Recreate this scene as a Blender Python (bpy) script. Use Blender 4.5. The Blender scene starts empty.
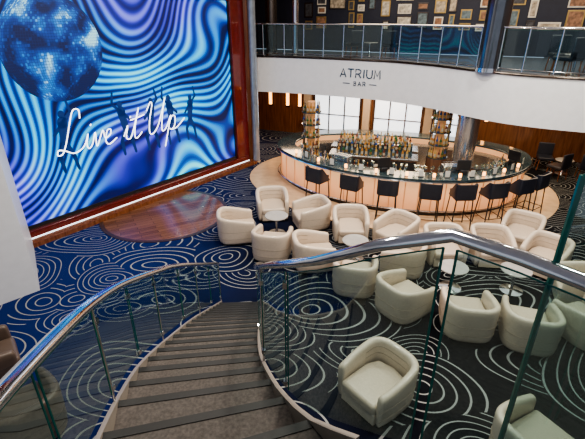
import bpy, math, random
from mathutils import Vector, Matrix
random.seed(7)
S=bpy.context.scene
COL=S.collection
R=math.radians

# ------------------------------------------------------------ materials
def newmat(name):
    m=bpy.data.materials.new(name); m.use_nodes=True
    nt=m.node_tree
    return m,nt,nt.nodes['Principled BSDF']
def mat(name,col,rough=.5,metal=0,em=None,es=0,var=.12,scale=6,coat=0,bump=0):
    m,nt,b=newmat(name)
    tc=nt.nodes.new('ShaderNodeTexCoord'); nz=nt.nodes.new('ShaderNodeTexNoise')
    nz.inputs['Scale'].default_value=scale; nz.inputs['Detail'].default_value=3
    nt.links.new(tc.outputs['Object'],nz.inputs['Vector'])
    rp=nt.nodes.new('ShaderNodeValToRGB')
    c=col
    rp.color_ramp.elements[0].position=.3; rp.color_ramp.elements[1].position=.7
    rp.color_ramp.elements[0].color=(c[0]*(1-var),c[1]*(1-var),c[2]*(1-var),1)
    rp.color_ramp.elements[1].color=(min(1,c[0]*(1+var)),min(1,c[1]*(1+var)),min(1,c[2]*(1+var)),1)
    nt.links.new(nz.outputs['Fac'],rp.inputs['Fac'])
    nt.links.new(rp.outputs['Color'],b.inputs['Base Color'])
    b.inputs['Roughness'].default_value=rough; b.inputs['Metallic'].default_value=metal
    b.inputs['Coat Weight'].default_value=coat
    if em: 
        b.inputs['Emission Color'].default_value=(*em,1); b.inputs['Emission Strength'].default_value=es
    if bump:
        bp=nt.nodes.new('ShaderNodeBump'); bp.inputs['Strength'].default_value=bump; bp.inputs['Distance'].default_value=.01
        nt.links.new(nz.outputs['Fac'],bp.inputs['Height']); nt.links.new(bp.outputs['Normal'],b.inputs['Normal'])
    return m
def M(nt,op,a,b=None,c=None):
    n=nt.nodes.new('ShaderNodeMath'); n.operation=op
    for i,x in enumerate((a,b,c)):
        if x is None: continue
        if isinstance(x,(int,float)): n.inputs[i].default_value=x
        else: nt.links.new(x,n.inputs[i])
    return n.outputs[0]
def ramp(nt,fac,els):
    n=nt.nodes.new('ShaderNodeValToRGB'); cr=n.color_ramp
    while len(cr.elements)<len(els): cr.elements.new(.5)
    for e,(p,c) in zip(cr.elements,els): e.position=p; e.color=(*c,1)
    nt.links.new(fac,n.inputs['Fac']); return n.outputs['Color']
def glassmat(name,tint,refl=.05):
    m=bpy.data.materials.new(name); m.use_nodes=True; nt=m.node_tree
    nt.nodes.clear()
    o=nt.nodes.new('ShaderNodeOutputMaterial'); mx=nt.nodes.new('ShaderNodeMixShader')
    t=nt.nodes.new('ShaderNodeBsdfTransparent'); t.inputs[0].default_value=(*tint,1)
    g=nt.nodes.new('ShaderNodeBsdfGlossy'); g.inputs['Roughness'].default_value=.03
    g.inputs[0].default_value=(.80,.95,.93,1)
    lw=nt.nodes.new('ShaderNodeLayerWeight'); lw.inputs[0].default_value=.5
    f=M(nt,'POWER',lw.outputs['Facing'],2.6); f=M(nt,'MULTIPLY_ADD',f,.6,refl)
    nt.links.new(f,mx.inputs[0]); nt.links.new(t.outputs[0],mx.inputs[1]); nt.links.new(g.outputs[0],mx.inputs[2])
    nt.links.new(mx.outputs[0],o.inputs[0]); return m

WHITE=mat('white_wall_paint',(.76,.77,.79),.35,var=.03)
BEIGE=mat('beige_pillar_paint',(.50,.42,.33),.4,var=.05)
STRG=mat('taupe_stringer_paint',(.27,.23,.195),.4,var=.05)
NAVY=mat('navy_wall',(.014,.017,.036),.5)
CHROME=mat('polished_steel',(.74,.75,.78),.10,1,var=.04)
SILVER=mat('satin_silver_cladding',(.62,.63,.66),.2,.95,var=.04)
DCHROME=mat('dark_bronze_metal',(.12,.10,.09),.25,1)
GREYCOL=mat('grey_metal_cladding',(.15,.165,.19),.12,.9,coat=.5)
PALECOL=mat('pale_blue_grey_cladding',(.30,.35,.42),.18,.5,coat=.5)
BLACK=mat('black_plastic',(.02,.02,.022),.35)
DARK=mat('dark_stone_top',(.03,.05,.058),.10,coat=.5,scale=30,var=.4)
MAROON=mat('maroon_lacquer',(.13,.016,.012),.12,coat=.6)
LEATHER=mat('cream_leather',(.65,.54,.43),.27,var=.04,scale=25,bump=.1,coat=.3)
LEATHER2=mat('cream_leather_seat',(.56,.455,.355),.30,var=.05,scale=25,bump=.1,coat=.2)
SEAM=mat('leather_seam',(.34,.27,.20),.6)
BROWN=mat('taupe_brown_leather',(.12,.085,.066),.4)
BLUEF=mat('dark_navy_upholstery',(.014,.017,.028),.4)
GLASS=glassmat('clear_green_glass',(.64,.80,.78),.20)
BOTG=glassmat('drinking_glass',(.85,.9,.9),.25)
GLASSU=glassmat('blue_green_glass',(.54,.70,.75),.06)
GEDGE=mat('green_glass_edge',(.015,.11,.09),.1)
STAIRC=mat('stair_carpet',(.098,.083,.075),.95,var=.3,scale=60)
NOSE=mat('stair_nosing',(.008,.007,.007),.6)
STONE=mat('beige_floor_stone',(.64,.46,.29),.22,var=.1,scale=4)
GOLD=mat('gold_frame',(.50,.34,.13),.3,.8)
TABLEW=mat('grey_marble_top',(.42,.40,.38),.08,var=.08,scale=8,coat=.4)
STEEL2=mat('brushed_steel_panel',(.42,.45,.49),.25,.9)
UPCARP=mat('upper_carpet',(.07,.08,.11),.9)
PAPER=mat('white_print',(.70,.67,.60),.6)

def woodmat(name,c1,c2,rough=.25,sc=(1,1,12)):
    m,nt,b=newmat(name)
    tc=nt.nodes.new('ShaderNodeTexCoord'); mp=nt.nodes.new('ShaderNodeMapping')
    mp.inputs['Scale'].default_value=(sc[2],sc[1],sc[0]) if sc[1]!=1 else (sc[2],sc[2],sc[0])
    nz=nt.nodes.new('ShaderNodeTexNoise'); nz.inputs['Scale'].default_value=1.2; nz.inputs['Detail'].default_value=5
    nt.links.new(tc.outputs['Object'],mp.inputs[0]); nt.links.new(mp.outputs[0],nz.inputs['Vector'])
    nt.links.new(ramp(nt,nz.outputs['Fac'],[(.3,c1),(.7,c2)]),b.inputs['Base Color'])
    b.inputs['Roughness'].default_value=rough; b.inputs['Coat Weight'].default_value=.3
    return m
WOOD=woodmat('red_brown_wood',(.12,.038,.016),(.27,.10,.042))
WOODB=woodmat('dark_brown_panel_wood',(.095,.037,.017),(.21,.088,.038))
WOOD2=woodmat('walnut_wood',(.08,.04,.027),(.18,.09,.052))

def carpet():
    m,nt,b=newmat('swirl_carpet')
    tc=nt.nodes.new('ShaderNodeTexCoord')
    nz=nt.nodes.new('ShaderNodeTexNoise'); nz.inputs['Scale'].default_value=.45; nz.inputs['Detail'].default_value=0
    nt.links.new(tc.outputs['Object'],nz.inputs['Vector'])
    va=nt.nodes.new('ShaderNodeVectorMath'); va.operation='MULTIPLY_ADD'
    nt.links.new(nz.outputs['Color'],va.inputs[0]); va.inputs[1].default_value=(1.3,1.0,0); nt.links.new(tc.outputs['Object'],va.inputs[2])
    def rings(scale,freq,w,rnd,loc,r0,rv):
        mp=nt.nodes.new('ShaderNodeMapping'); mp.inputs['Location'].default_value=loc; mp.inputs['Scale'].default_value=(.8,1.1,1); nt.links.new(va.outputs[0],mp.inputs[0])
        v=nt.nodes.new('ShaderNodeTexVoronoi'); v.voronoi_dimensions='2D'
        v.inputs['Scale'].default_value=scale; v.inputs['Randomness'].default_value=rnd
        nt.links.new(mp.outputs[0],v.inputs['Vector'])
        d=v.outputs['Distance']; sc=nt.nodes.new('ShaderNodeSeparateColor'); nt.links.new(v.outputs['Color'],sc.inputs[0])
        fq=M(nt,'MULTIPLY_ADD',sc.outputs[1],freq*.5,freq*.75)
        fr=M(nt,'FRACT',M(nt,'MULTIPLY',d,fq))
        rad=M(nt,'MULTIPLY_ADD',sc.outputs[0],rv,r0)
        return M(nt,'LESS_THAN',d,rad),M(nt,'GREATER_THAN',fr,1-w)
    m1,r1=rings(.52,14,.155,.85,(.6,.2,0),.34,.3); m2,r2=rings(.82,9,.145,.95,(3.3,1.7,0),.38,.3)
    a=M(nt,'MULTIPLY',r1,m1); c=M(nt,'MULTIPLY',M(nt,'MULTIPLY',r2,m2),M(nt,'SUBTRACT',1,m1))
    line=M(nt,'ADD',a,c)
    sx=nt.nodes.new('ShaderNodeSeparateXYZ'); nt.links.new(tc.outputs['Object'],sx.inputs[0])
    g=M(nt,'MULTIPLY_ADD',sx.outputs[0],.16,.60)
    base=ramp(nt,g,[(.02,(.005,.018,.11)),(.45,(.0035,.007,.030)),(.9,(.003,.0035,.006))])  # navy to black carpet; extra blue on the screen side is painted-in screen light
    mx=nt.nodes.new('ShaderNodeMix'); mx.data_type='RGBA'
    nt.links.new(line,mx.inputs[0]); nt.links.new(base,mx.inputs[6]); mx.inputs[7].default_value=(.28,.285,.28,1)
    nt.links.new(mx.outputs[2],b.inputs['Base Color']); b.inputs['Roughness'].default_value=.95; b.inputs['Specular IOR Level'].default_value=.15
    return m
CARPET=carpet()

def ledmat():
    m=bpy.data.materials.new('led_wave_image'); m.use_nodes=True; nt=m.node_tree; b=nt.nodes['Principled BSDF']
    tc=nt.nodes.new('ShaderNodeTexCoord'); sx=nt.nodes.new('ShaderNodeSeparateXYZ')
    nt.links.new(tc.outputs['Object'],sx.inputs[0])
    x,z=sx.outputs[0],sx.outputs[2]
    def noise(s,seed=0):
        n=nt.nodes.new('ShaderNodeTexNoise'); n.inputs['Scale'].default_value=s; n.inputs['Detail'].default_value=0
        mp=nt.nodes.new('ShaderNodeMapping'); mp.inputs['Location'].default_value=(seed,seed,seed)
        nt.links.new(tc.outputs['Object'],mp.inputs[0]); nt.links.new(mp.outputs[0],n.inputs['Vector']); return n.outputs['Fac']
    n1=noise(.33,3); n3=noise(.33,20); n4=noise(.6,31)
    ph=M(nt,'ADD',M(nt,'MULTIPLY',n1,20),M(nt,'MULTIPLY',x,-1.5))
    ph=M(nt,'ADD',ph,M(nt,'MULTIPLY',z,3.4))
    ph=M(nt,'ADD',ph,M(nt,'MULTIPLY',M(nt,'SINE',M(nt,'MULTIPLY_ADD',x,1.15,M(nt,'MULTIPLY',z,.6))),2.2))
    w=M(nt,'MULTIPLY_ADD',M(nt,'SINE',M(nt,'MULTIPLY',ph,5.2)),.5,.5)
    wide=M(nt,'MULTIPLY_ADD',M(nt,'SINE',M(nt,'MULTIPLY',ph,.8)),.5,.5)
    w2=M(nt,'ADD',M(nt,'MULTIPLY',w,.56),M(nt,'MULTIPLY',wide,.30))
    w2=M(nt,'ADD',w2,M(nt,'MULTIPLY_ADD',n4,.6,-.29))
    blue=ramp(nt,w2,[(.10,(.0005,.006,.055)),(.31,(.001,.035,.27)),(.50,(.0015,.17,.60)),(.72,(.004,.46,.86)),(.96,(.16,.88,1))])
    purp=ramp(nt,w2,[(.10,(.003,.005,.08)),(.35,(.018,.024,.34)),(.57,(.08,.085,.62)),(.78,(.20,.22,.88)),(1,(.50,.56,1))])
    mx=nt.nodes.new('ShaderNodeMix'); mx.data_type='RGBA'
    f=ramp(nt,n3,[(.46,(0,0,0)),(.62,(1,1,1))]); nt.links.new(f,mx.inputs[0]); nt.links.new(blue,mx.inputs[6]); nt.links.new(purp,mx.inputs[7])
    nt.links.new(mx.outputs[2],b.inputs['Emission Color']); b.inputs['Emission Strength'].default_value=1.45
    b.inputs['Base Color'].default_value=(0,0,0,1); b.inputs['Roughness'].default_value=.4
    return m
LED=ledmat()
def ballmat():
    m=bpy.data.materials.new('led_mirror_ball_image'); m.use_nodes=True; nt=m.node_tree; b=nt.nodes['Principled BSDF']
    tc=nt.nodes.new('ShaderNodeTexCoord'); sx=nt.nodes.new('ShaderNodeSeparateXYZ')
    nt.links.new(tc.outputs['Object'],sx.inputs[0])
    x=M(nt,'DIVIDE',sx.outputs[0],1.17); z=M(nt,'DIVIDE',sx.outputs[2],1.17)
    lat=M(nt,'ARCSINE',M(nt,'MINIMUM',M(nt,'MAXIMUM',z,-1),1))
    cl=M(nt,'MAXIMUM',M(nt,'COSINE',lat),.02)
    lon=M(nt,'ARCSINE',M(nt,'MINIMUM',M(nt,'MAXIMUM',M(nt,'DIVIDE',x,cl),-1),1))
    la=M(nt,'MULTIPLY',lat,18); lo=M(nt,'MULTIPLY',lon,18)
    cb=nt.nodes.new('ShaderNodeCombineXYZ'); nt.links.new(M(nt,'FLOOR',la),cb.inputs[0]); nt.links.new(M(nt,'FLOOR',lo),cb.inputs[1])
    wn=nt.nodes.new('ShaderNodeTexWhiteNoise'); nt.links.new(cb.outputs[0],wn.inputs['Vector'])
    g=M(nt,'MULTIPLY',M(nt,'GREATER_THAN',M(nt,'FRACT',la),.1),M(nt,'GREATER_THAN',M(nt,'FRACT',lo),.1))
    nz=nt.nodes.new('ShaderNodeTexNoise'); nz.inputs['Scale'].default_value=1.7; nz.inputs['Detail'].default_value=1; nt.links.new(tc.outputs['Object'],nz.inputs['Vector'])
    v=M(nt,'ADD',M(nt,'MULTIPLY',M(nt,'POWER',wn.outputs[0],4.0),.12),M(nt,'MULTIPLY',nz.outputs['Fac'],1.2))
    v=M(nt,'ADD',v,M(nt,'MULTIPLY_ADD',z,.10,-.09))
    col=ramp(nt,v,[(.42,(.0008,.008,.065)),(.56,(.004,.045,.28)),(.68,(.012,.20,.62)),(.80,(.45,.88,1))])
    mx=nt.nodes.new('ShaderNodeMix'); mx.data_type='RGBA'; nt.links.new(g,mx.inputs[0]); mx.inputs[6].default_value=(.001,.015,.10,1); nt.links.new(col,mx.inputs[7])
    nt.links.new(mx.outputs[2],b.inputs['Emission Color']); b.inputs['Emission Strength'].default_value=1.35; b.inputs['Base Color'].default_value=(0,0,0,1)
    return m
BALL=ballmat()
def em(name,c,s): return mat(name,c,.5,0,c,s,var=.05)
LWHITE=em('led_white',(1,1,1),2.8)
LDARK=em('led_dark_silhouette',(.002,.024,.13),.6)
PANE=em('daylight_pane',(.72,.80,.88),1.9)
GLOW=em('warm_glow',(1,.45,.14),5.0)
STRIP=em('white_light_strip',(.85,.93,1),2.0)
SHELFGLOW=em('lit_shelf_core',(.6,.30,.13),.3)
SCREENF=em('screen_face',(.08,.2,.35),.6)
def barfront():
    m,nt,b=newmat('backlit_ribbed_panel')
    tc=nt.nodes.new('ShaderNodeTexCoord'); sx=nt.nodes.new('ShaderNodeSeparateXYZ'); nt.links.new(tc.outputs['Object'],sx.inputs[0])
    nz=nt.nodes.new('ShaderNodeTexNoise'); nz.inputs['Scale'].default_value=1.3; nt.links.new(tc.outputs['Object'],nz.inputs['Vector'])
    v=M(nt,'ADD',M(nt,'MULTIPLY',sx.outputs[2],.55),M(nt,'MULTIPLY',nz.outputs['Fac'],.3))
    c=ramp(nt,v,[(.1,(.42,.14,.045)),(.45,(.92,.38,.15)),(.75,(1,.56,.27))])
    b.inputs['Base Color'].default_value=(.5,.32,.20,1); nt.links.new(c,b.inputs['Emission Color']); b.inputs['Emission Strength'].default_value=.95
    return m
BARF=barfront()
RIBM=mat('peach_rib',(.50,.28,.15),.4,em=(.9,.40,.16),es=.3)
def plank():
    m,nt,b=newmat('round_wood_planks')
    tc=nt.nodes.new('ShaderNodeTexCoord'); br=nt.nodes.new('ShaderNodeTexBrick')
    br.inputs['Scale'].default_value=1.6; br.inputs['Mortar Size'].default_value=.006; br.inputs['Brick Width'].default_value=1.4; br.inputs['Row Height'].default_value=.22
    br.inputs['Color1'].default_value=(.13,.055,.03,1); br.inputs['Color2'].default_value=(.22,.10,.055,1); br.inputs['Mortar'].default_value=(.03,.012,.008,1)
    nt.links.new(tc.outputs['Object'],br.inputs['Vector']); nt.links.new(br.outputs['Color'],b.inputs['Base Color'])
    b.inputs['Roughness'].default_value=.13; b.inputs['Specular IOR Level'].default_value=.5; return m
DANCE=plank()
DRIM=mat('dark_brass_rim',(.07,.035,.025),.3,.3)

# ------------------------------------------------------------ geometry
class G:
    def __init__(s): s.v=[];s.f=[];s.m=[]
    def add(s,v,f,mi=0):
        o=len(s.v); s.v+= [tuple(p) for p in v]; s.f+=[tuple(i+o for i in q) for q in f]; s.m+=[mi]*len(f); return s
    def box(s,cx,cy,cz,sx,sy,sz,rz=0,mi=0):
        c,sn=math.cos(rz),math.sin(rz); v=[]
        for z in(-.5,.5):
            for x,y in((-.5,-.5),(.5,-.5),(.5,.5),(-.5,.5)):
                X,Y=x*sx,y*sy; v.append((cx+X*c-Y*sn,cy+X*sn+Y*c,cz+z*sz))
        return s.add(v,[(3,2,1,0),(4,5,6,7),(0,1,5,4),(1,2,6,5),(2,3,7,6),(3,0,4,7)],mi)
    def lathe(s,prof,n=20,cx=0,cy=0,mi=0):
        v=[];f=[]
        for r,z in prof:
            for i in range(n):
                a=2*math.pi*i/n; v.append((cx+r*math.cos(a),cy+r*math.sin(a),z))
        for k in range(len(prof)-1):
            for i in range(n):
                j=(i+1)%n; f.append((k*n+i,k*n+j,(k+1)*n+j,(k+1)*n+i))
        f.append(tuple(range(n))[::-1]); f.append(tuple((len(prof)-1)*n+i for i in range(n)))
        return s.add(v,f,mi)
    def cyl(s,cx,cy,z0,z1,r,r1=None,n=20,mi=0): return s.lathe([(r,z0),(r if r1 is None else r1,z1)],n,cx,cy,mi)
    def tube(s,pts,r,n=8,closed=False,mi=0,flat=1):
        P=[Vector(p) for p in pts]; N=len(P); v=[];f=[]
        for i,p in enumerate(P):
            a=P[(i-1)%N] if (closed or i>0) else p; b=P[(i+1)%N] if (closed or i<N-1) else p
            t=(b-a).normalized(); up=Vector((0,0,1)) if abs(t.z)<.95 else Vector((1,0,0))
            sd=t.cross(up).normalized(); u=sd.cross(t)
            for k in range(n):
                q=2*math.pi*k/n; v.append(p+sd*math.cos(q)*r+u*math.sin(q)*r*flat)
        for i in range(N if closed else N-1):
            j=(i+1)%N
            for k in range(n):
                l=(k+1)%n; f.append((i*n+k,i*n+l,j*n+l,j*n+k))
        if not closed: f.append(tuple(range(n))[::-1]); f.append(tuple((N-1)*n+k for k in range(n)))
        return s.add(v,f,mi)
    def prism(s,poly,z0,z1,mi=0):
        n=len(poly); v=[(x,y,z0) for x,y in poly]+[(x,y,z1) for x,y in poly]
        f=[tuple(range(n))[::-1],tuple(range(n,2*n))]+[(i,(i+1)%n,n+(i+1)%n,n+i) for i in range(n)]
        return s.add(v,f,mi)
    def ring(s,o,i_,z0,z1,mi=0,closed=True):
        n=len(o); v=[(x,y,z0) for x,y in o]+[(x,y,z1) for x,y in o]+[(x,y,z0) for x,y in i_]+[(x,y,z1) for x,y in i_]
        f=[]
        for a in range(n if closed else n-1):
            b=(a+1)%n
            f+=[(a,b,n+b,n+a),(n+a,n+b,3*n+b,3*n+a),(3*n+a,3*n+b,2*n+b,2*n+a),(2*n+a,2*n+b,b,a)]
        if not closed: f+=[(0,n,3*n,2*n),(n-1,2*n-1,4*n-1,3*n-1)[::-1]]
        return s.add(v,f,mi)
    def sheet(s,bot,top,mi=0):
        n=len(bot); return s.add(list(bot)+list(top),[(i,i+1,n+i+1,n+i) for i in range(n-1)],mi)
def cr(pts,k=6,closed=False):
    P=[Vector(p) for p in pts]; N=len(P); out=[]
    for i in range(N if closed else N-1):
        g=lambda j:P[j%N] if closed else P[max(0,min(N-1,j))]
        a,b,c,d=g(i-1),g(i),g(i+1),g(i+2)
        for q in range(k):
            t=q/k; out.append(.5*((2*b)+(c-a)*t+(2*a-5*b+4*c-d)*t*t+(3*b-a-3*c+d)*t**3))
    if not closed: out.append(P[-1])
    return out
def off(pts,d,closed=True):
    N=len(pts); o=[]
    for i in range(N):
        a=pts[(i-1)%N] if (closed or i>0) else pts[i]; b=pts[(i+1)%N] if (closed or i<N-1) else pts[i]
        tx,ty=b[0]-a[0],b[1]-a[1]; L=math.hypot(tx,ty); o.append((pts[i][0]+ty/L*d,pts[i][1]-tx/L*d))
    return o
def part(name,g,mats,parent=None,loc=(0,0,0),rot=(0,0,0),smooth=True,bevel=0,sub=0,label=None):
    me=bpy.data.meshes.new(name); me.from_pydata(g.v,[],g.f)
    if not isinstance(mats,(list,tuple)): mats=[mats]
    for m in mats: me.materials.append(m)
    me.polygons.foreach_set('material_index',g.m)
    me.update()
    if smooth:
        me.polygons.foreach_set('use_smooth',[True]*len(me.polygons))
        if not sub: me.set_sharp_from_angle(angle=R(38))
    o=bpy.data.objects.new(name,me); COL.objects.link(o); o.location=loc; o.rotation_euler=rot
    if parent: o.parent=parent
    if bevel:
        b=o.modifiers.new('bevel','BEVEL'); b.width=bevel; b.segments=3; b.limit_method='ANGLE'
    if sub:
        b=o.modifiers.new('sub','SUBSURF'); b.levels=sub; b.render_levels=sub
    if label: o['label']=label
    return o
def tag(o,label,cat,group=None,kind=None):
    o['label']=label; o['category']=cat
    if group:o['group']=group
    if kind:o['kind']=kind
    return o
def thing(name,label,cat,loc=(0,0,0),rz=0,group=None):
    o=bpy.data.objects.new(name,None); COL.objects.link(o); o.location=loc; o.rotation_euler=(0,0,rz); o.empty_display_size=.1
    return tag(o,label,cat,group)
def struct(o,label):
    o['kind']='structure'; o['label']=label; o['category']='room'; return o
def clone(o,loc,rz,label=None,parent=None):
    n=o.copy(); COL.objects.link(n)
    if parent is None: n.location=loc; n.rotation_euler=(0,0,rz)
    else: n.parent=parent
    if label: n['label']=label
    for c in list(o.children): clone(c,None,None,None,n)
    return n

# ------------------------------------------------------------ shell
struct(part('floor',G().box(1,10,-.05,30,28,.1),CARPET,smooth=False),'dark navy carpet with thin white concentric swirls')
FP=[tuple(p) for p in cr([(-1.6,16.0),(-.3,15.6),(1,15.1),(2.2,14.5),(3.2,13.85),(4.1,12.8),(4.75,11.7),(5.5,10.75),(6.7,10.0),(8.2,9.5),(10.5,9.2)],6)]
def byl(x): return 19.0-.42*(x-2.1)
o=part('floor_upper',G().prism([q for q in off(FP,-.13,False)]+[(11,byl(11)),(-3,byl(-3))],2.52,3.62),UPCARP,smooth=False); struct(o,'upper deck slab')
o=part('wall_fascia',G().ring([(p[0],p[1]) for p in FP],off(FP,-.12,False),2.5,3.68,closed=False),WHITE); struct(o,'white curved balcony fascia')
o=part('trim_1',G().tube([(p[0],p[1],3.70) for p in off(FP,.01,False)],.035,8),DCHROME); struct(o,'dark metal edging on the balcony edge')
bw=math.atan2(-.42,1); wd=Vector((math.cos(bw),math.sin(bw),0)); B0=Vector((-3,byl(-3),0))
Lb=15.4
g=G().box(Lb/2,.1,1.26,Lb,.2,2.52); struct(part('wall_back',g,WOODB,loc=B0,rot=(0,0,bw),smooth=False),'dark brown wood panelled wall')
g=G().box(Lb/2,.1,5.6,Lb,.2,3.9); struct(part('wall_back_upper',g,NAVY,loc=B0,rot=(0,0,bw),smooth=False),'dark navy upper wall')
g=G().box(0,0,3.75,.2,5.2,7.5); struct(part('wall_passage',g,WOOD,loc=(-1.9,18.3,0),rot=(0,0,R(8)),smooth=False),'wood wall beside the stage')
g=G().box(0,0,3.75,.2,26,7.5); struct(part('wall_right',g,WOOD2,loc=(11.2,7,0),smooth=False),'walnut wall')
g=G().box(1,10,7.6,30,28,.2); struct(part('ceiling',g,WHITE,smooth=False),'white ceiling')
g=G().prism([(-5.09,7.1),(-5.6,6.6),(-6.6,5.9),(-9.5,4.4),(-9.8,4.9),(-7.3,6.9),(-6.7,8.6),(-6.2,8.9)],0,7.5)
struct(part('wall_left',g,WHITE,smooth=False),'white curved side wall')
g=G().box(0,0,3.75,8,.2,7.5); struct(part('wall_left_rear',g,WHITE,loc=(-10.5,0,0),rot=(0,0,R(90)),smooth=False),'white side wall')
P0=Vector((-6.47,9.22,0)); A=math.atan2(.797,.604)
g=G().box(3.4,.3,3.75,9.6,.4,7.5); struct(part('wall_stage',g,MAROON,loc=P0,rot=(0,0,A),smooth=False),'maroon lacquer wall around the video screen')
scr=thing('video_screen','large flat video wall showing blue waves, mirror ball and white script','screen',P0,A)
part('display_panel',G().box(3.6,0,2.87,7.2,.1,5.1),LED,scr,smooth=False,label='glowing blue and violet wave image')
fr=G(); 
fr.box(3.75,-.05,.20,8.0,.32,.18).box(7.55,-.03,2.85,.62,.26,5.5).box(3.75,-.03,5.48,8.0,.26,.16).box(-.15,-.03,2.85,.22,.26,5.3)
part('screen_frame',fr,MAROON,scr,smooth=False,bevel=.02,label='dark maroon gloss surround')
part('bezel',G().box(3.6,-.06,.335,7.4,.06,.09).box(7.24,-.06,2.85,.07,.06,5.1).box(-.03,-.06,2.85,.06,.06,5.1),BLACK,scr,smooth=False)
part('plinth',G().box(3.75,-.25,.055,8.4,.5,.11),WOOD,scr,smooth=False)
part('light_strip',G().box(3.75,-.22,.12,8.0,.03,.02),STRIP,scr,smooth=False)
n=64; v=[(0,0,0)]+[(1.17*math.cos(2*math.pi*i/n),0,min(1.04,1.17*math.sin(2*math.pi*i/n))) for i in range(n)]
g=G().add(v,[(0,1+i,1+(i+1)%n) for i in range(n)])
part('mirror_ball_picture',g,BALL,scr,loc=(1.6,-.058,4.30),smooth=False,label='flat picture of a blue mirror ball')
def sil(cx,z0,h,lean,arm):
    g=G(); y=0
    def disc(x,z,r,k=14): g.add([(x+r*math.cos(2*math.pi*i/k),y,z+r*1.15*math.sin(2*math.pi*i/k)) for i in range(k)],[tuple(range(k))])
    def limb(a,b,ra,rb):
        a=Vector(a);b=Vector(b);d=(b-a).normalized();nn=Vector((-d.y,d.x))
        p=[a+nn*ra,a-nn*ra,b-nn*rb,b+nn*rb]; g.add([(q.x,y,q.y) for q in p],[(0,1,2,3)]); disc(b.x,b.y,rb)
    hip=(cx,z0+h*.48); sh=(cx+lean,z0+h*.8)
    disc(sh[0]+lean*.2,z0+h*.93,h*.055)
    limb(hip,sh,h*.065,h*.085); limb(hip,(cx-.12*h,z0+h*.25),h*.05,h*.038); limb((cx-.12*h,z0+h*.25),(cx-.1*h,z0),h*.038,h*.025)
    limb(hip,(cx+.10*h,z0+h*.25),h*.05,h*.038); limb((cx+.10*h,z0+h*.25),(cx+.14*h,z0),h*.038,h*.025)
    limb(sh,(sh[0]+arm*.16*h,z0+h*.95),h*.032,h*.025); limb((sh[0]+arm*.16*h,z0+h*.95),(sh[0]+arm*.12*h,z0+h*1.15),h*.025,h*.018)
    limb(sh,(sh[0]-arm*.17*h,z0+h*.62),h*.032,h*.025)
    return g
for i,(cx,z0,h,l,a) in enumerate([(1.35,1.45,1.5,.05,1),(3.05,1.5,1.45,-.06,-1),(3.85,1.45,1.45,.08,1),(4.6,1.45,1.45,-.03,-1),(5.3,1.45,1.35,.06,1)]):
    part('dancer_silhouette',sil(cx,z0,h,l,a),LDARK,scr,loc=(0,-.060-.0006*i,0),smooth=False)
st=[[(.62,.78),(.58,.98),(.42,.98),(.33,.7),(.24,.3),(.14,.05),(.0,.03),(.02,.14),(.2,.10),(.45,.0),(.66,.05),(.78,.16),(.86,.38),(.83,.14),(.9,.03),(1.0,.12),(1.08,.38),(1.14,.04),(1.28,.34),(1.33,.38),(1.40,.2),(1.56,.26),(1.56,.38),(1.45,.36),(1.42,.12),(1.54,.02),(1.78,.14)],
[(2.02,.12),(2.14,.38),(2.10,.12),(2.17,.03),(2.3,.12),(2.50,.78)],[(2.50,.78),(2.40,.3),(2.42,.04),(2.52,.02),(2.66,.14)],[(2.22,.50),(2.45,.53),(2.72,.58)],
[(2.80,.66),(2.92,.86),(2.99,.78),(2.93,.4),(2.95,.08),(3.08,.02),(3.26,.2),(3.40,.6),(3.48,.92)],[(3.48,.92),(3.42,.5),(3.42,.12),(3.50,.03),(3.62,.14),(3.74,.4)],[(3.76,.42),(3.70,.1),(3.60,-.42)],
[(3.70,.16),(3.80,.38),(3.93,.36),(3.95,.14),(3.84,.02),(3.74,.06)],[(3.84,.02),(4.05,.05),(4.35,.26)],[(.93,.56),(.95,.60)],[(2.21,.56),(2.23,.60)]]
g=G()
for q in st:
    p=cr([Vector(((x+y*.25)*.90,y*1.05,0)) for x,y in q],7)
    g.tube([(a.x,0,a.y) for a in p],.0155,6)
g2=G(); g2.v=[(x,y*.25,z) for x,y,z in g.v]; g2.f=g.f; g2.m=g.m
part('script_lettering',g2,LWHITE,scr,loc=(1.1,-.075,1.86),label='white handwritten words Live it Up')

df=thing('dance_floor','round polished brown wood plank floor inlay in the carpet','dance floor',(-3.55,10.8,0),.5)
part('inlay',G().cyl(0,0,.0,.012,1.62,n=64),DANCE,df); 
c1=[(1.72*math.cos(2*math.pi*i/64),1.72*math.sin(2*math.pi*i/64)) for i in range(64)]; c2=[(x*1.62/1.72,y*1.62/1.72) for x,y in c1]
part('rim',G().ring(c1,c2,0,.014),DRIM,df)
BC=[tuple(p) for p in cr([Vector((x,y,0)) for x,y in [(-.5,13.7),(.1,12.45),(1.0,11.5),(2.0,10.9),(3.0,10.55),(3.9,10.4),(4.8,10.45),(5.7,10.75),(6.5,11.3),(7.1,12.1),(7.3,13.1),(6.7,14.1),(5.4,15.0),(3.8,15.6),(2,15.9),(.5,15.6),(-.3,14.8)]],5,True)]
BC=[(p[0],p[1]) for p in BC]
o=part('floor_bar',G().prism(off(BC,.95),0,.015),STONE); struct(o,'beige stone floor ring around the bar')
bar=thing('bar_counter','oval island bar with dark stone top and warm backlit front','bar counter',(0,0,.015))
part('countertop',G().ring(BC,off(BC,-.62),1.04,1.11),DARK,bar,bevel=.015,label='dark polished stone top')
part('front_panel',G().ring(off(BC,-.16),off(BC,-.24),.12,1.04),BARF,bar,label='glowing warm ribbed panel')
part('counter_edge_trim',G().tube([(x,y,1.03) for x,y in off(BC,.005)],.022,6,True),CHROME,bar)
part('kick_base',G().ring(off(BC,-.20),off(BC,-.30),0,.12),BLACK,bar)
part('foot_rail',G().tube([(x,y,.2) for x,y in off(BC,-.03)],.02,6,True),CHROME,bar)
pp=off(BC,-.145); rib=None
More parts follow.
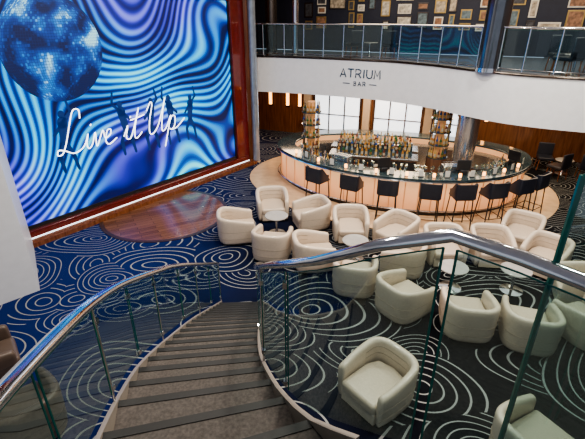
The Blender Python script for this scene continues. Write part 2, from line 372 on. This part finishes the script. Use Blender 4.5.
for i in range(0,len(pp),2):
    if rib is None: rib=part('rib',G().box(0,0,.58,.025,.025,.92),RIBM,bar,loc=(pp[i][0],pp[i][1],0),smooth=False)
    else:
        c=rib.copy(); COL.objects.link(c); c.location=(pp[i][0],pp[i][1],0); c.parent=bar
part('inner_work_counter',G().ring(off(BC,-.60),off(BC,-.98),.0,.88),STEEL2,bar)

# ------------------------------------------------------------ stools
def make_stool():
    t=thing('bar_stool','black bar stool with square low back beside the bar','bar stool',group='bar stools around the island bar')
    part('seat',G().prism([(-.24,-.23),(.24,-.23),(.25,.23),(-.25,.23)],.82,.90),BLUEF,t,bevel=.03)
    pa=[(-.26,.16),(-.27,.0),(-.265,-.21),(-.21,-.275),(0,-.285),(.21,-.275),(.265,-.21),(.27,0),(.26,.16)]
    pc=[(p.x,p.y) for p in cr([Vector((x,y,0)) for x,y in pa],3)]
    g=G().ring(off(pc,-.0,False),off(pc,-.04,False),.87,1.26,closed=False)
    g.v=[(x,y,z-(.24*max(0,min(1,(y+.14)/.22)) if z>1 else 0)) for x,y,z in g.v]
    part('backrest',g,BLUEF,t,bevel=.015)
    for sx,sy in((-1,-1),(1,-1),(1,1),(-1,1)):
        part('leg',G().tube([(sx*.21,sy*.20,.83),(sx*.25,sy*.25,0)],.016,8),BLACK,t)
    part('footrest',G().tube([(-.24,-.236,.28),(.24,-.236,.28),(.24,.236,.28),(-.24,.236,.28)],.011,6,True),DCHROME,t)
    return t
stool=make_stool()
first=True
for X in (.75,1.55,2.45,3.4,4.3,5.15,5.85,6.5):
    q=off(BC,.47); best=min([p for p in q if p[1]<13],key=lambda p:abs(p[0]-X))
    i=q.index(best); a=q[i-1]; b=q[(i+1)%len(q)]
    ang=math.atan2(b[1]-a[1],b[0]-a[0])
    rz=ang+random.uniform(-.12,.12)
    if first: stool.location=(best[0],best[1],.015); stool.rotation_euler=(0,0,rz); first=False
    else: clone(stool,(best[0],best[1],.015),rz)

# ------------------------------------------------------------ tub chairs
def make_tub(name,m1,m2,ms,label,group):
    t=thing(name,label,'armchair',group=group)
    pa=[(-.39,.41),(-.42,.18),(-.425,-.10),(-.39,-.32),(-.245,-.445),(0,-.465),(.245,-.445),(.39,-.32),(.425,-.10),(.42,.18),(.39,.41)]
    pc=[(p.x,p.y) for p in cr([Vector((x,y,0)) for x,y in pa],3)]
    n=len(pc); sect=[(-.02,.05),(-.003,.10),(.008,.3),(.022,.58),(.016,.635),(-.035,.655),(-.086,.635),(-.098,.58),(-.095,.35),(-.09,.2),(-.09,.05)]
    def hz(y): return .085*min(1,max(0,(-y+.15)/.45))
    g=G(); v=[];f=[]
    for k,(o_,z) in enumerate(sect):
        for i,(x,y) in enumerate(off(pc,o_,False)): v.append((x,y,z+(hz(y) if z>.45 else 0)-(.05*max(0,(y-.1)/.32) if z>.45 else 0)))
    K=len(sect)
    for k in range(K):
        k2=(k+1)%K
        for i in range(n-1): f.append((k*n+i,k*n+i+1,k2*n+i+1,k2*n+i))
    f.append(tuple(k*n for k in range(K))); f.append(tuple(k*n+n-1 for k in range(K))[::-1])
    g.add(v,f); part('shell',g,m1,t,sub=1,label='curved leather back and arms')
    sc=[(-.305,.43),(-.325,-.1),(-.26,-.31),(0,-.365),(.26,-.31),(.325,-.1),(.305,.43)]
    part('seat_cushion',G().prism(sc,.23,.40),m2,t,bevel=.05)
    part('front_rail',G().box(0,.38,.15,.61,.06,.2),m1,t,bevel=.02)
    part('base',G().box(0,0,.025,.62,.68,.05),BLACK,t)
    for z,o_ in ((.20,.002),(.38,.011)):
        part('channel_seam',G().tube([(p[0],p[1],z) for p in off(pc,o_,False)],.004,5),ms,t)
    inn=pc[6:-6]
    for z,o_ in ((.46,-.097),(.54,-.099)):
        part('inner_seam',G().tube([(p[0],p[1],z+hz(p[1])*(z-.38)/.17) for p in off(inn,o_,False)],.005,5),ms,t)
    return t
T1=(-.4,9.6);T2=(1.4,8.3);T3=(3.2,7.2);T5=(4.4,7.1)
chairs=[((-1.35,9.3),T1),((-.55,10.6),T1),((.48,10.0),T1),((-.45,8.5),T1),
((1.42,9.35),T2),((2.47,9.0),T2),((.48,8.05),T2),((1.25,7.2),T2),((2.35,7.85),T2),
((2.05,6.45),(3.2,7.0)),((3.03,5.95),(3.25,7.1)),((3.95,5.65),T5),((3.38,8.3),T3),((4.4,8.25),T5),((5.4,7.85),T5),((5.5,6.75),T5),((4.98,5.75),T5),((5.45,9.0),(4.6,7.6)),
((1.2,4.4),(.3,3.6)),((2.95,3.45),(4.2,4.0))]
tub=make_tub('tub_armchair',LEATHER,LEATHER2,SEAM,'cream stitched leather tub armchair on the swirl carpet','cream lounge armchairs')
for i,((x,y),(tx,ty)) in enumerate(chairs):
    rz=math.atan2(ty-y,tx-x)-math.pi/2+random.uniform(-.15,.15)
    if i==0: tub.location=(x,y,0); tub.rotation_euler=(0,0,rz)
    else: clone(tub,(x,y,0),rz)
btub=make_tub('tub_armchair',BROWN,BROWN,BLACK,'taupe brown leather tub armchair below the stairs','brown lounge armchairs')
btub.location=(-3.5,3.9,0); btub.rotation_euler=(0,0,.8)
clone(btub,(-4.6,4.8,0),-.9)
def make_table(name,r,m,label,group):
    t=thing(name,label,'table',group=group)
    part('tabletop',G().lathe([(r*.96,.47),(r,.48),(r,.495),(r*.98,.50)],40),m,t)
    part('pedestal',G().lathe([(.05,.02),(.03,.06),(.03,.42),(.08,.47)],16),CHROME,t)
    part('base',G().lathe([(.22,0),(.22,.012),(.05,.03)],24),CHROME,t)
    return t
tb=make_table('cocktail_table',.29,TABLEW,'small round grey cocktail table with chrome pedestal','cocktail tables')
tb.location=(*T1,0)
for T in (T2,T3,T5): clone(tb,(*T,0),0)

# ------------------------------------------------------------ staircase
RK=[(0,-.58,6.76),(4,-.50,5.65),(8,-.43,4.55),(11,-.38,3.70),(13,-.33,3.12),(15,-.26,2.56),(17,-.14,2.0),(18,-.05,1.71),(19,.08,1.42),(20,.26,1.19)]
LK=[(0,-1.36,6.72),(4,-1.35,5.6),(8,-1.33,4.48),(11,-1.29,3.60),(13,-1.25,3.02),(15,-1.18,2.44),(17,-1.05,1.83),(18,-.97,1.48),(19,-.88,1.10),(20,-.78,.72)]
def smp(K,n):
    n=max(0,min(20,n))
    for i in range(len(K)-1):
        if n<=K[i+1][0]:
            a=K[max(0,i-1)];b=K[i];c=K[i+1];d=K[min(len(K)-1,i+2)]
            t=(n-b[0])/(c[0]-b[0]); h=c[0]-b[0]
            out=[]
            for k in(1,2):
                m0=(c[k]-a[k])/(c[0]-a[0])*h if c[0]!=a[0] else 0; m1=(d[k]-b[k])/(d[0]-b[0])*h
                out.append((2*t**3-3*t*t+1)*b[k]+(t**3-2*t*t+t)*m0+(-2*t**3+3*t*t)*c[k]+(t**3-t*t)*m1)
            return out
RI=.17
NS=20; KS=20/NS
sta=thing('staircase','curved taupe carpeted staircase sweeping down to the lounge','staircase',(0,0,0))
for j in range(1,NS):
    i=j*KS; i2=(j+1)*KS; zt=RI*i
    l0,r0,r1,l1=smp(LK,i),smp(RK,i),smp(RK,i2),smp(LK,i2)
    part('step',G().prism([l0,r0,r1,l1],max(0,zt-.30),zt),STAIRC,sta,smooth=False)
    d=Vector((r1[0]-r0[0],r1[1]-r0[1])).normalized()
    d2=Vector((l1[0]-l0[0],l1[1]-l0[1])).normalized()
    part('nosing',G().prism([(l0[0]-d2.x*.015,l0[1]-d2.y*.015),(r0[0]-d.x*.015,r0[1]-d.y*.015),(r0[0]+d.x*.034,r0[1]+d.y*.034),(l0[0]+d2.x*.034,l0[1]+d2.y*.034)],zt-.035,zt+.005),NOSE,sta,smooth=False)
def stringer(K,sgn):
    ns=[k*.5 for k in range(0,41)]
    c=[smp(K,n) for n in ns]; a=off(c,sgn*.0,False); b=off(c,sgn*.026,False); g=G(); N=len(ns); v=[]
    for n,p in zip(ns,a): v.append((*p,max(0,RI*n-.34)))
    for n,p in zip(ns,a): v.append((*p,RI*n+.02))
    for n,p in zip(ns,b): v.append((*p,RI*n+.02))
    for n,p in zip(ns,b): v.append((*p,max(0,RI*n-.34)))
    f=[]
    for i in range(N-1):
        for k in range(4):
            k2=(k+1)%4; f.append((k*N+i,k*N+i+1,k2*N+i+1,k2*N+i))
    f.append((0,N,2*N,3*N)); f.append((N-1,2*N-1,3*N-1,4*N-1)[::-1])
    g.add(v,f); return g
part('stringer',stringer(RK,-1),STRG,sta,label='taupe painted side stringer')
part('stringer',stringer(LK,1),STRG,sta,label='taupe painted side stringer')
land=[tuple(smp(LK,20)),tuple(smp(RK,20)),(.46,1.08),(.62,.96),(.76,.80),(.95,.4),(1.0,-1.8),(-1.2,-1.8),(-.82,-.3)]
struct(part('floor_landing',G().prism(land,3.1,3.4),STAIRC,smooth=False),'carpeted stair landing')

def balustrade(name,label,base,h,groups,posts,gm,rail_r=.026,group='stair balustrades',gap=.02,bot=.08,postr=.009,er=.0045,clampmax=0):
    t=thing(name,label,'railing',base[0],0,group=group)
    ox,oy,oz=base[0]; base=[(x-ox,y-oy,z-oz) for x,y,z in base]
    H=h if isinstance(h,list) else [h]*len(base)
    part('handrail',G().tube([(x,y,z+k) for (x,y,z),k in zip(base,H)],rail_r,12,flat=.8),CHROME,t,label='polished steel handrail')
    for a,b in groups:
        P=[Vector(p) for p in base[a:b+1]]; hh=H[a:b+1]
        P[0]=P[0].lerp(P[1],gap/max(.03,(P[1]-P[0]).length)); P[-1]=P[-1].lerp(P[-2],gap/max(.03,(P[-1]-P[-2]).length))
        bo=[p+Vector((0,0,bot)) for p in P]; to=[p+Vector((0,0,k-.045)) for p,k in zip(P,hh)]
        g=G().sheet(bo,to,0)
        for s in (0,-1): g.tube([bo[s],to[s]],er,5,mi=1)
        g.tube(to,er*.7,5,mi=1)
        part('glass_panel',g,[gm,GEDGE],t)
        if b<=clampmax:
            for p,k in ((P[0],hh[0]),(P[-1],hh[-1])):
                for zz in (.12,k-.12):
                    part('glass_clamp',G().box(p.x,p.y,p.z+zz,.026,.026,.035),CHROME,t,smooth=False)
    for a in posts:
        x,y,z=base[a]; part('post',G().tube([(x,y,z),(x,y,z+H[a])],postr if a else postr*1.9,10),CHROME,t)
    return t
rb2=[(smp(RK,n*.5)[0]+.02,smp(RK,n*.5)[1],RI*n*.5) for n in range(0,41)]
hl=[]
for k in range(41):
    n_=k*.5; hl.append(.84+(0 if n_<15 else (n_-15)*.015 if n_<18 else .045+(n_-18)*.026))
lg=[(.47,1.10,3.42),(.62,.985,3.43),(.72,.88,3.44),(.80,.72,3.46),(.88,.45,3.47),(.93,.1,3.48),(.95,-.8,3.48)]
hl+=[1.0,.98,.965,.96,.95,.95,.95]
balustrade('stair_balustrade','curved glass stair balustrade with polished steel handrail',rb2+lg,hl,[(0,8),(8,16),(16,24),(24,31),(31,36),(36,41),(41,44),(44,47)],[0,16,31],GLASS,rail_r=.026,clampmax=36)
lb=[(smp(LK,n*.5)[0]-.02,smp(LK,n*.5)[1],RI*n*.5) for n in range(0,41)]+[(-.74,.35,3.42),(-.74,-.6,3.45)]
hL=[.86 if n*.5<10 else .86-(n*.5-10)*.018 for n in range(41)]+[.68,.68]
balustrade('stair_balustrade','curved glass stair balustrade with polished steel handrail',lb,hL,[(0,6),(6,12),(12,18),(18,24),(24,29),(29,34),(34,38),(38,42)],[0,12,24,34],GLASS,rail_r=.034,clampmax=34)
tg=thing('glass_screen','tall green edged glass screen beside the stair landing','glass screen',(.745,1.03,3.0))
g=G().sheet([(0,0,0),(.56,-.28,0)],[(0,0,1.63),(.56,-.28,1.63)]); g.tube([(0,0,0),(0,0,1.63)],.009,6,mi=1); g.tube([(0,0,1.63),(.56,-.28,1.63)],.005,6,mi=1)
part('glass_panel',g,[GLASS,GEDGE],tg)

fpb=[(x,y,3.68) for x,y in off(FP,-.06,False)]
up=balustrade('balcony_railing','chrome balcony railing with blue green glass panels',fpb,1.05,[(a,a+3) for a in range(0,60,3)],list(range(3,61,3)),GLASSU,rail_r=.035,group='balcony railings',postr=.022)
ox,oy,oz=fpb[0]
part('mid_rail',G().tube([(x-ox,y-oy,z-oz+.12) for x,y,z in fpb],.015,6),CHROME,up)

# ------------------------------------------------------------ lettering on fascia
arc=[0]
for i in range(1,len(FP)): arc.append(arc[-1]+math.dist(FP[i][:2],FP[i-1][:2]))
def onf(s,d):
    for i in range(len(arc)-1):
        if s<=arc[i+1]:
            t=(s-arc[i])/(arc[i+1]-arc[i]); a,b=FP[i],FP[i+1]; L=arc[i+1]-arc[i]
            tx,ty=(b[0]-a[0])/L,(b[1]-a[1])/L
            return a[0]+(b[0]-a[0])*t+ty*d,a[1]+(b[1]-a[1])*t-tx*d
s0=arc[min(range(len(FP)),key=lambda i:abs(FP[i][0]-2.2))]
sign=thing('wall_lettering','navy raised letters reading ATRIUM BAR on white fascia','sign',(0,0,0))
INK=mat('blue_grey_letter',(.008,.045,.10),.5)
LET={'A':[[(0,0),(.5,1),(1,0)],[(.22,.32),(.78,.32)]],'T':[[(0,1),(1,1)],[(.5,1),(.5,0)]],'R':[[(.05,0),(.05,1),(.55,1),(.85,.9),(.9,.72),(.8,.53),(.5,.45),(.05,.45)],[(.5,.45),(.95,0)]],
'I':[[(.5,0),(.5,1)]],'U':[[(.05,1),(.05,.35),(.15,.1),(.5,0),(.85,.1),(.95,.35),(.95,1)]],'M':[[(0,0),(.1,1),(.5,.3),(.9,1),(1,0)]],
'B':[[(.1,0),(.1,1),(.55,1),(.8,.88),(.8,.65),(.55,.53),(.1,.53)],[(.55,.53),(.88,.4),(.88,.13),(.55,0),(.1,0)]]}
def word(txt,h,zb,wl,gapl,r):
    ws=[wl*(.25 if c=='I' else 1) for c in txt]; tot=sum(ws)+gapl*(len(txt)-1); x0=-tot/2
    for c,w_ in zip(txt,ws):
        g=G()
        for stk in LET[c]:
            pts=[]
            for (x,y) in stk:
                X,Y=onf(s0+x0+x*w_,.012); pts.append((X,Y,zb+y*h))
            g.tube(pts,r,6)
        part('letter',g,INK,sign); x0+=w_+gapl
word('ATRIUM',.26,3.15,.205,.06,.020)
word('BAR',.125,2.90,.10,.06,.0135)
for sg in(-1,1):
    a=onf(s0+sg*.34,.012); b=onf(s0+sg*.58,.012); part('dash',G().tube([(*a,2.96),(*b,2.96)],.012,6),INK,sign)

# ------------------------------------------------------------ windows
def local(bx,z,y=0):
    p=B0+wd*bx; nrm=Vector((wd.y,-wd.x,0)); p=p+nrm*y; return (p.x,p.y,z)
def wx(X): return (X+3)/wd.x
for k,(xa,xb) in enumerate([(1.0,2.95),(3.5,5.35),(5.8,6.7)]):
    a,b=wx(xa),wx(xb); t=thing('window_%d'%(k+1),'tall bright daylight window in a dark frame','window',local((a+b)/2,0,.01),bw)
    t['kind']='structure'; w=b-a
    part('pane',G().box(0,0,1.35,w,.03,2.1),PANE,t,smooth=False)
    g=G().box(-w/2,-.02,1.35,.08,.1,2.25).box(w/2,-.02,1.35,.08,.1,2.25).box(0,-.02,.28,w,.1,.08).box(0,-.02,2.42,w,.1,.08)
    for q in (1,2): g.box(-w/2+w*q/3,-.02,1.35,.05,.08,2.1)
    g.box(0,-.02,1.0,w,.06,.04)
    part('window_frame',g,DCHROME,t,smooth=False)
for k,X in enumerate((.72,3.22,5.58,7.0)):
    struct(part('trim_%d'%(k+2),G().box(0,-.1,1.26,.3,.2,2.5),BEIGE,loc=local(wx(X),0,.0),rot=(0,0,bw),smooth=False),'beige wall pilaster between the windows')
sc=thing('wall_sconce','amber glowing wall light on wood panelling','lamp',local(wx(-1.0),1.6,.02),bw,'amber wall sconces')
part('lamp_shade',G().box(0,-.04,0,.12,.08,.7),GLOW,sc,bevel=.01); part('backplate',G().box(0,0,0,.2,.03,.85),DCHROME,sc,smooth=False)
for X in (-.2,.35,7.6,8.6,10): clone(sc,local(wx(X),1.6,.02),bw)

prints=[mat('print_%d'%i,c,.5,var=.6,scale=9) for i,c in enumerate([(.42,.36,.28),(.06,.06,.07),(.28,.15,.09),(.12,.17,.2),(.5,.47,.4)])]
x=wx(.5)
while x<14.7:
    cw=random.choice([.3,.4,.5,.7]); z=4.42+random.uniform(0,.25)
    while z<6.3:
        h=random.choice([.24,.34,.44,.56]); w=cw*random.uniform(.65,1)
        if random.random()<.88:
            t=thing('picture_frame',random.choice(['gilt framed print on navy wall','framed print on navy wall']),'picture',local(x+cw/2+random.uniform(-.03,.03),z+h/2,.015),bw,'framed prints on the upper wall')
            part('frame',G().box(0,0,0,w,.03,h),random.choice([GOLD,DCHROME,PAPER,PAPER,GOLD]),t,smooth=False,bevel=.006)
            part('print',G().box(0,-.017,0,w-.09,.006,h-.09),random.choice(prints),t,smooth=False)
        z+=h+random.uniform(.07,.16)
    x+=cw+random.uniform(.06,.16)

def column(x,y,r,z0,z1,m,label,name='column'):
    t=thing(name,label,'column',(x,y,0)); part('shaft',G().cyl(0,0,z0,z1,r,n=32),m,t)
    for z in (z0,z1-.1): part('collar',G().cyl(0,0,z,z+.1,r+.03,n=32),CHROME,t)
    return t
column(5.0,12.05,.30,.015,2.52,SILVER,'polished silver round column rising behind the bar')
column(5.02,11.50,.29,3.69,7.5,GREYCOL,'thick grey metal column at the balcony edge')
column(.1,16.3,.11,3.62,7.5,CHROME,'slim chrome column on the upper deck')
column(-.75,16.6,.20,3.62,7.5,DCHROME,'thick dark bronze column on the upper deck')
column(-1.34,15.36,.13,0,7.5,PALECOL,'slim blue grey round pillar beside the stage')

# ------------------------------------------------------------ bottles & bar stuff
cols=[(.02,.10,.03),(.35,.16,.03),(.25,.28,.28),(.12,.03,.015),(.03,.07,.22),(.45,.28,.08)]
bm=[mat('bottle_glass_%d'%i,c,.08,coat=.5) for i,c in enumerate(cols)]
LBL=mat('cream_bottle_label',(.40,.34,.24),.6)
bottles=[]
for i,m in enumerate(bm):
    h=.27+.02*(i%3)
    o=part('liquor_bottle',G().lathe([(.034,0),(.037,.01),(.037,h*.55),(.03,h*.65),(.013,h*.75),(.012,h)],12).lathe([(.0385,h*.15),(.0385,h*.45)],12,mi=1).lathe([(.015,h*.95),(.015,h+.02)],10,mi=2),[m,LBL if i%2 else GOLD,GOLD])
    tag(o,['green','amber','clear','dark brown','blue','golden'][i]+' glass liquor bottle with paper label','bottle','bottles behind the bar'); bottles.append(o)
used=[False]*len(bottles); nb=0
def bottle(x,y,z):
    global nb
    nb+=1
    k=random.randrange(len(bottles))
    if not used[k]: bottles[k].location=(x,y,z); used[k]=True
    else:
        n=bottles[k].copy(); COL.objects.link(n); n.location=(x,y,z)
def tower(x,y,r,label):
    t=thing('bottle_display',label,'shelf',(x,y,.015),group='round bottle displays')
    part('cabinet',G().cyl(0,0,0,.95,r,n=32),WOOD2,t)
    for z in (.95,1.35,1.75,2.15): part('shelf',G().cyl(0,0,z,z+.025,r,n=32),DARK,t)
    part('core',G().cyl(0,0,.97,2.49,r*.42,n=24),SHELFGLOW,t)
    for a in range(4): part('post',G().cyl(r*.95*math.cos(a*1.57+.8),r*.95*math.sin(a*1.57+.8),.97,2.49,.01,n=8),DCHROME,t)
    for z in (.99,1.39,1.79,2.19):
        n=int(2*math.pi*r*.78/.105)
        for i in range(n):
            a=2*math.pi*i/n
            if math.sin(a+.1)<.25: bottle(x+r*.78*math.cos(a+.1),y+r*.78*math.sin(a+.1),z+.001)
tower(.62,13.95,.32,'tiered round bottle display with wood base behind the bar')
tower(4.55,12.95,.32,'tiered round bottle display beside the silver column')
def cabinet(x,y,rz,L,steps,label):
    bb=thing('back_bar_cabinet',label,'cabinet',(x,y,.015),rz,'back bar cabinets')
    part('body',G().box(0,0,.45,L,.6,.9),WOOD2,bb,smooth=False); part('worktop',G().box(0,0,.925,L+.1,.68,.05),STEEL2,bb,bevel=.01)
    nd=int(L/.7)
    for k in range(nd): part('door',G().box(-L/2+(k+.5)*L/nd,-.31,.45,L/nd-.04,.02,.8),BLACK,bb,smooth=False)
    c,s_=math.cos(rz),math.sin(rz)
    for st_ in range(steps):
        yy=-.12+st_*.17; zz=.95+st_*.14
        if st_: part('riser_step',G().box(0,yy+.05,.95+st_*.07,L-.3,.16+.01*st_,st_*.14),DARK,bb,smooth=False)
        lx=-L/2+.25
        while lx<L/2-.2:
            ly=yy-.0+(.04 if st_ else -.06)
            bottle(x+lx*c-ly*s_,y+lx*s_+ly*c,zz+.016); lx+=random.uniform(.10,.17)
    return bb
cabinet(2.6,13.25,R(-14),2.7,3,'dark back bar cabinet with stepped bottle shelf')
cabinet(2.8,14.2,R(-14),2.8,2,'dark back bar cabinet with stepped bottle shelf')
def pos(x,y,z,rz):
    t=thing('till_monitor','black point of sale touch screen on bar counter','monitor',(x,y,z),rz,'tills on the bar')
    part('stand',G().box(0,0,.06,.18,.18,.12),BLACK,t,bevel=.02); part('monitor',G().box(0,.0,.25,.36,.04,.28),BLACK,t,bevel=.01); part('glass_face',G().box(0,.022,.25,.32,.005,.24),SCREENF,t,smooth=False)
    return t
TILL=[(2.5,11.12,.2),(4.6,10.9,-.1),(6.35,11.75,-1.0)]
for x,y,r_ in TILL: pos(x,y,1.126,r_)
wg=part('wine_glass',G().lathe([(.03,0),(.03,.004),(.004,.01),(.004,.08),(.03,.12),(.034,.16),(.028,.2)],12),BOTG); tag(wg,'clear stemmed wine glass on the bar top','glass','glasses on the bar')
q=off(BC,-.5); fst=True; taps=[(.6,12.35),(.95,12.02),(.33,12.75)]
for i in range(3,40):
    for kk in range(2):
        x,y=q[i]; x+=random.uniform(-.05,.05); y+=kk*.09-.02
        if y>13.2 or any(math.hypot(x-a,y-b)<.3 for a,b,_ in TILL) or any(math.hypot(x-a,y-b)<.16 for a,b in taps): continue
        if fst: wg.location=(x,y,1.126); fst=False
        else:
            n_=wg.copy(); COL.objects.link(n_); n_.location=(x,y,1.126)
tp=thing('beer_tap','chrome beer tap column on the bar top','beer tap',(*taps[0],1.126),group='beer taps')
part('column',G().cyl(0,0,0,.32,.03),CHROME,tp); part('handle',G().tube([(0,0,.3),(0,-.04,.48)],.012),BLACK,tp); part('spout',G().tube([(0,0,.26),(0,.08,.25),(0,.1,.19)],.01),CHROME,tp)
for a,b in taps[1:]: clone(tp,(a,b,1.126),0)
tl=thing('candle_lamp','small glowing amber candle lamp on the bar top','lamp',(0,0,0),0,'candle lamps on the bar')
part('lamp_shade',G().lathe([(.035,.01),(.042,.06),(.035,.11)],14),GLOW,tl); part('base',G().lathe([(.04,0),(.04,.012)],14),CHROME,tl)
mh=thing('menu_holder','small black menu holder standing on the bar top','menu holder',(0,0,0),0,'menu holders on the bar')
part('card',G().box(0,0,.1,.12,.01,.17),PAPER,mh,smooth=False); part('base',G().box(0,0,.008,.14,.06,.016),BLACK,mh,smooth=False)
fs=True; fm=True
qo=off(BC,-.2)
for i in range(4,44,2):
    if i%4==0:
        if fs: tl.location=(*qo[i],1.126); fs=False
        else: clone(tl,(*qo[i],1.126),0)
    else:
        a=qo[i-1]; b=qo[i+1]; rz=math.atan2(b[1]-a[1],b[0]-a[0])
        if fm: mh.location=(*qo[i],1.126); mh.rotation_euler=(0,0,rz); fm=False
        else: clone(mh,(*qo[i],1.126),rz)
qi=off(BC,-.79)
cm=thing('coffee_machine','steel coffee machine on the inner work counter','coffee machine',(0,0,0),0,'coffee machines')
part('body',G().box(0,0,.2,.5,.28,.4),STEEL2,cm,bevel=.03); part('drip_tray',G().box(0,-.155,.04,.4,.03,.06),BLACK,cm,smooth=False); part('top_rail',G().tube([(-.22,-.12,.44),(.22,-.12,.44),(.22,.12,.44),(-.22,.12,.44)],.008,6,True),CHROME,cm)
bl=thing('ice_bucket','steel ice bucket on the inner work counter','bucket',(0,0,0),0,'ice buckets')
part('body',G().lathe([(.09,0),(.12,.22),(.125,.23)],20),STEEL2,bl); part('handle',G().tube([(-.125,0,.2),(-.12,0,.3),(0,0,.36),(.12,0,.3),(.125,0,.2)],.006,6),CHROME,bl)
cr_=thing('storage_crate','dark storage crate on the inner work counter','crate',(0,0,0),0,'storage crates')
part('body',G().box(0,0,.11,.36,.24,.22),WOOD2,cr_,bevel=.01); part('lid',G().box(0,0,.23,.38,.26,.02),BLACK,cr_,bevel=.005)
items=[cm,bl,cr_]; us=[False]*3; taken=[]
for j,i in enumerate(range(10,42,3)):
    x,y=qi[i]; a=qi[i-1]; b=qi[i+1]; rz=math.atan2(b[1]-a[1],b[0]-a[0])
    k=j%3; it=items[k]
    if any(math.hypot(x-a_,y-b_)<.6 for a_,b_ in taken): continue
    taken.append((x,y))
    if not us[k]: it.location=(x,y,.896); it.rotation_euler=(0,0,rz); us[k]=True
    else: clone(it,(x,y,.896),rz)
pl=[]
for i in range(4,46):
    for t_ in (0,.33,.66):
        x=qi[i][0]*(1-t_)+qi[i+1][0]*t_; y=qi[i][1]*(1-t_)+qi[i+1][1]*t_
        if all(math.hypot(x-a_,y-b_)>.38 for a_,b_ in taken) and all(math.hypot(x-a_,y-b_)>.11 for a_,b_ in pl): bottle(x,y,.896); pl.append((x,y))

def make_dchair():
    t=thing('lounge_chair','dark upholstered chair beside a small table','chair',group='dark lounge chairs')
    part('seat',G().box(0,0,.43,.5,.5,.1),BLUEF,t,bevel=.03)
    g=G().box(0,-.24,.68,.5,.07,.46); part('backrest',g,BLUEF,t,bevel=.03)
    for sx in(-1,1):
        for sy in(-1,1): part('leg',G().tube([(sx*.2,sy*.2,.4),(sx*.23,sy*.23,0)],.016,8),WOOD,t)
    return t
dc=make_dchair(); dc.location=(6.7,11.0,3.62); dc.rotation_euler=(0,0,.4)
for x,y,rz in [(7.6,10.7,-.6),(8.5,10.5,.5),(9.4,10.5,-.3),(7.1,12.0,3.0),(8.0,12.0,2.8),(9.1,11.9,3.3),(2.2,16.3,.3),(3.4,15.9,-.5)]: clone(dc,(x,y,3.62),rz)
for x,y in [(7.15,11.4),(8.9,11.2),(2.8,16.6)]: clone(tb,(x,y,3.62),0)
for x,y,rz in [(8.9,13.6,.5),(9.8,13.5,-.4),(9.0,14.6,2.8),(9.9,12.4,1.0)]: clone(dc,(x,y,0),rz)
clone(tb,(9.4,14.1,0),0)

# ------------------------------------------------------------ lights
def area(name,loc,sx,sy,p,col=(1,1,1),rot=(0,0,0)):
    l=bpy.data.lights.new(name,'AREA'); l.shape='RECTANGLE'; l.size=sx; l.size_y=sy; l.energy=p; l.color=col
    o=bpy.data.objects.new(name,l); COL.objects.link(o); o.location=loc; o.rotation_euler=rot; return o
for x,y,p in [(-2,6,140),(1,6,185),(4,5,200),(7,6,185),(-1,10,175),(2,9.5,185),(5,8.5,185),(0,2.5,120)]:
    area('ceiling_light',(x,y,7.45),.35,.35,p,(1,.92,.81))
area('underdeck_light',(3.5,14.3,2.48),4,1.6,150,(1,.74,.48))
area('underdeck_light',(8,13,2.48),3,3,120,(1,.78,.54))
area('underdeck_light',(2,17.3,2.48),5,1,150,(1,.70,.44))
area('upper_light',(4,15,7.3),6,3,280,(1,.78,.54))
area('upper_light',(8.5,12,7.3),3,3,190,(1,.82,.62))
w=bpy.data.worlds.new('world'); S.world=w; w.use_nodes=True
w.node_tree.nodes['Background'].inputs[0].default_value=(.84,.88,1,1); w.node_tree.nodes['Background'].inputs[1].default_value=.52
S.view_settings.look='AgX - Medium High Contrast'
print('bottles',nb)
# ------------------------------------------------------------ camera
cd=bpy.data.cameras.new('cam'); cd.sensor_width=36; cd.lens=425/585*36; cd.clip_start=.05
cam=bpy.data.objects.new('cam',cd); COL.objects.link(cam); cam.location=(0,0,5); cam.rotation_euler=(R(90-25.7),0,0)
S.camera=cam
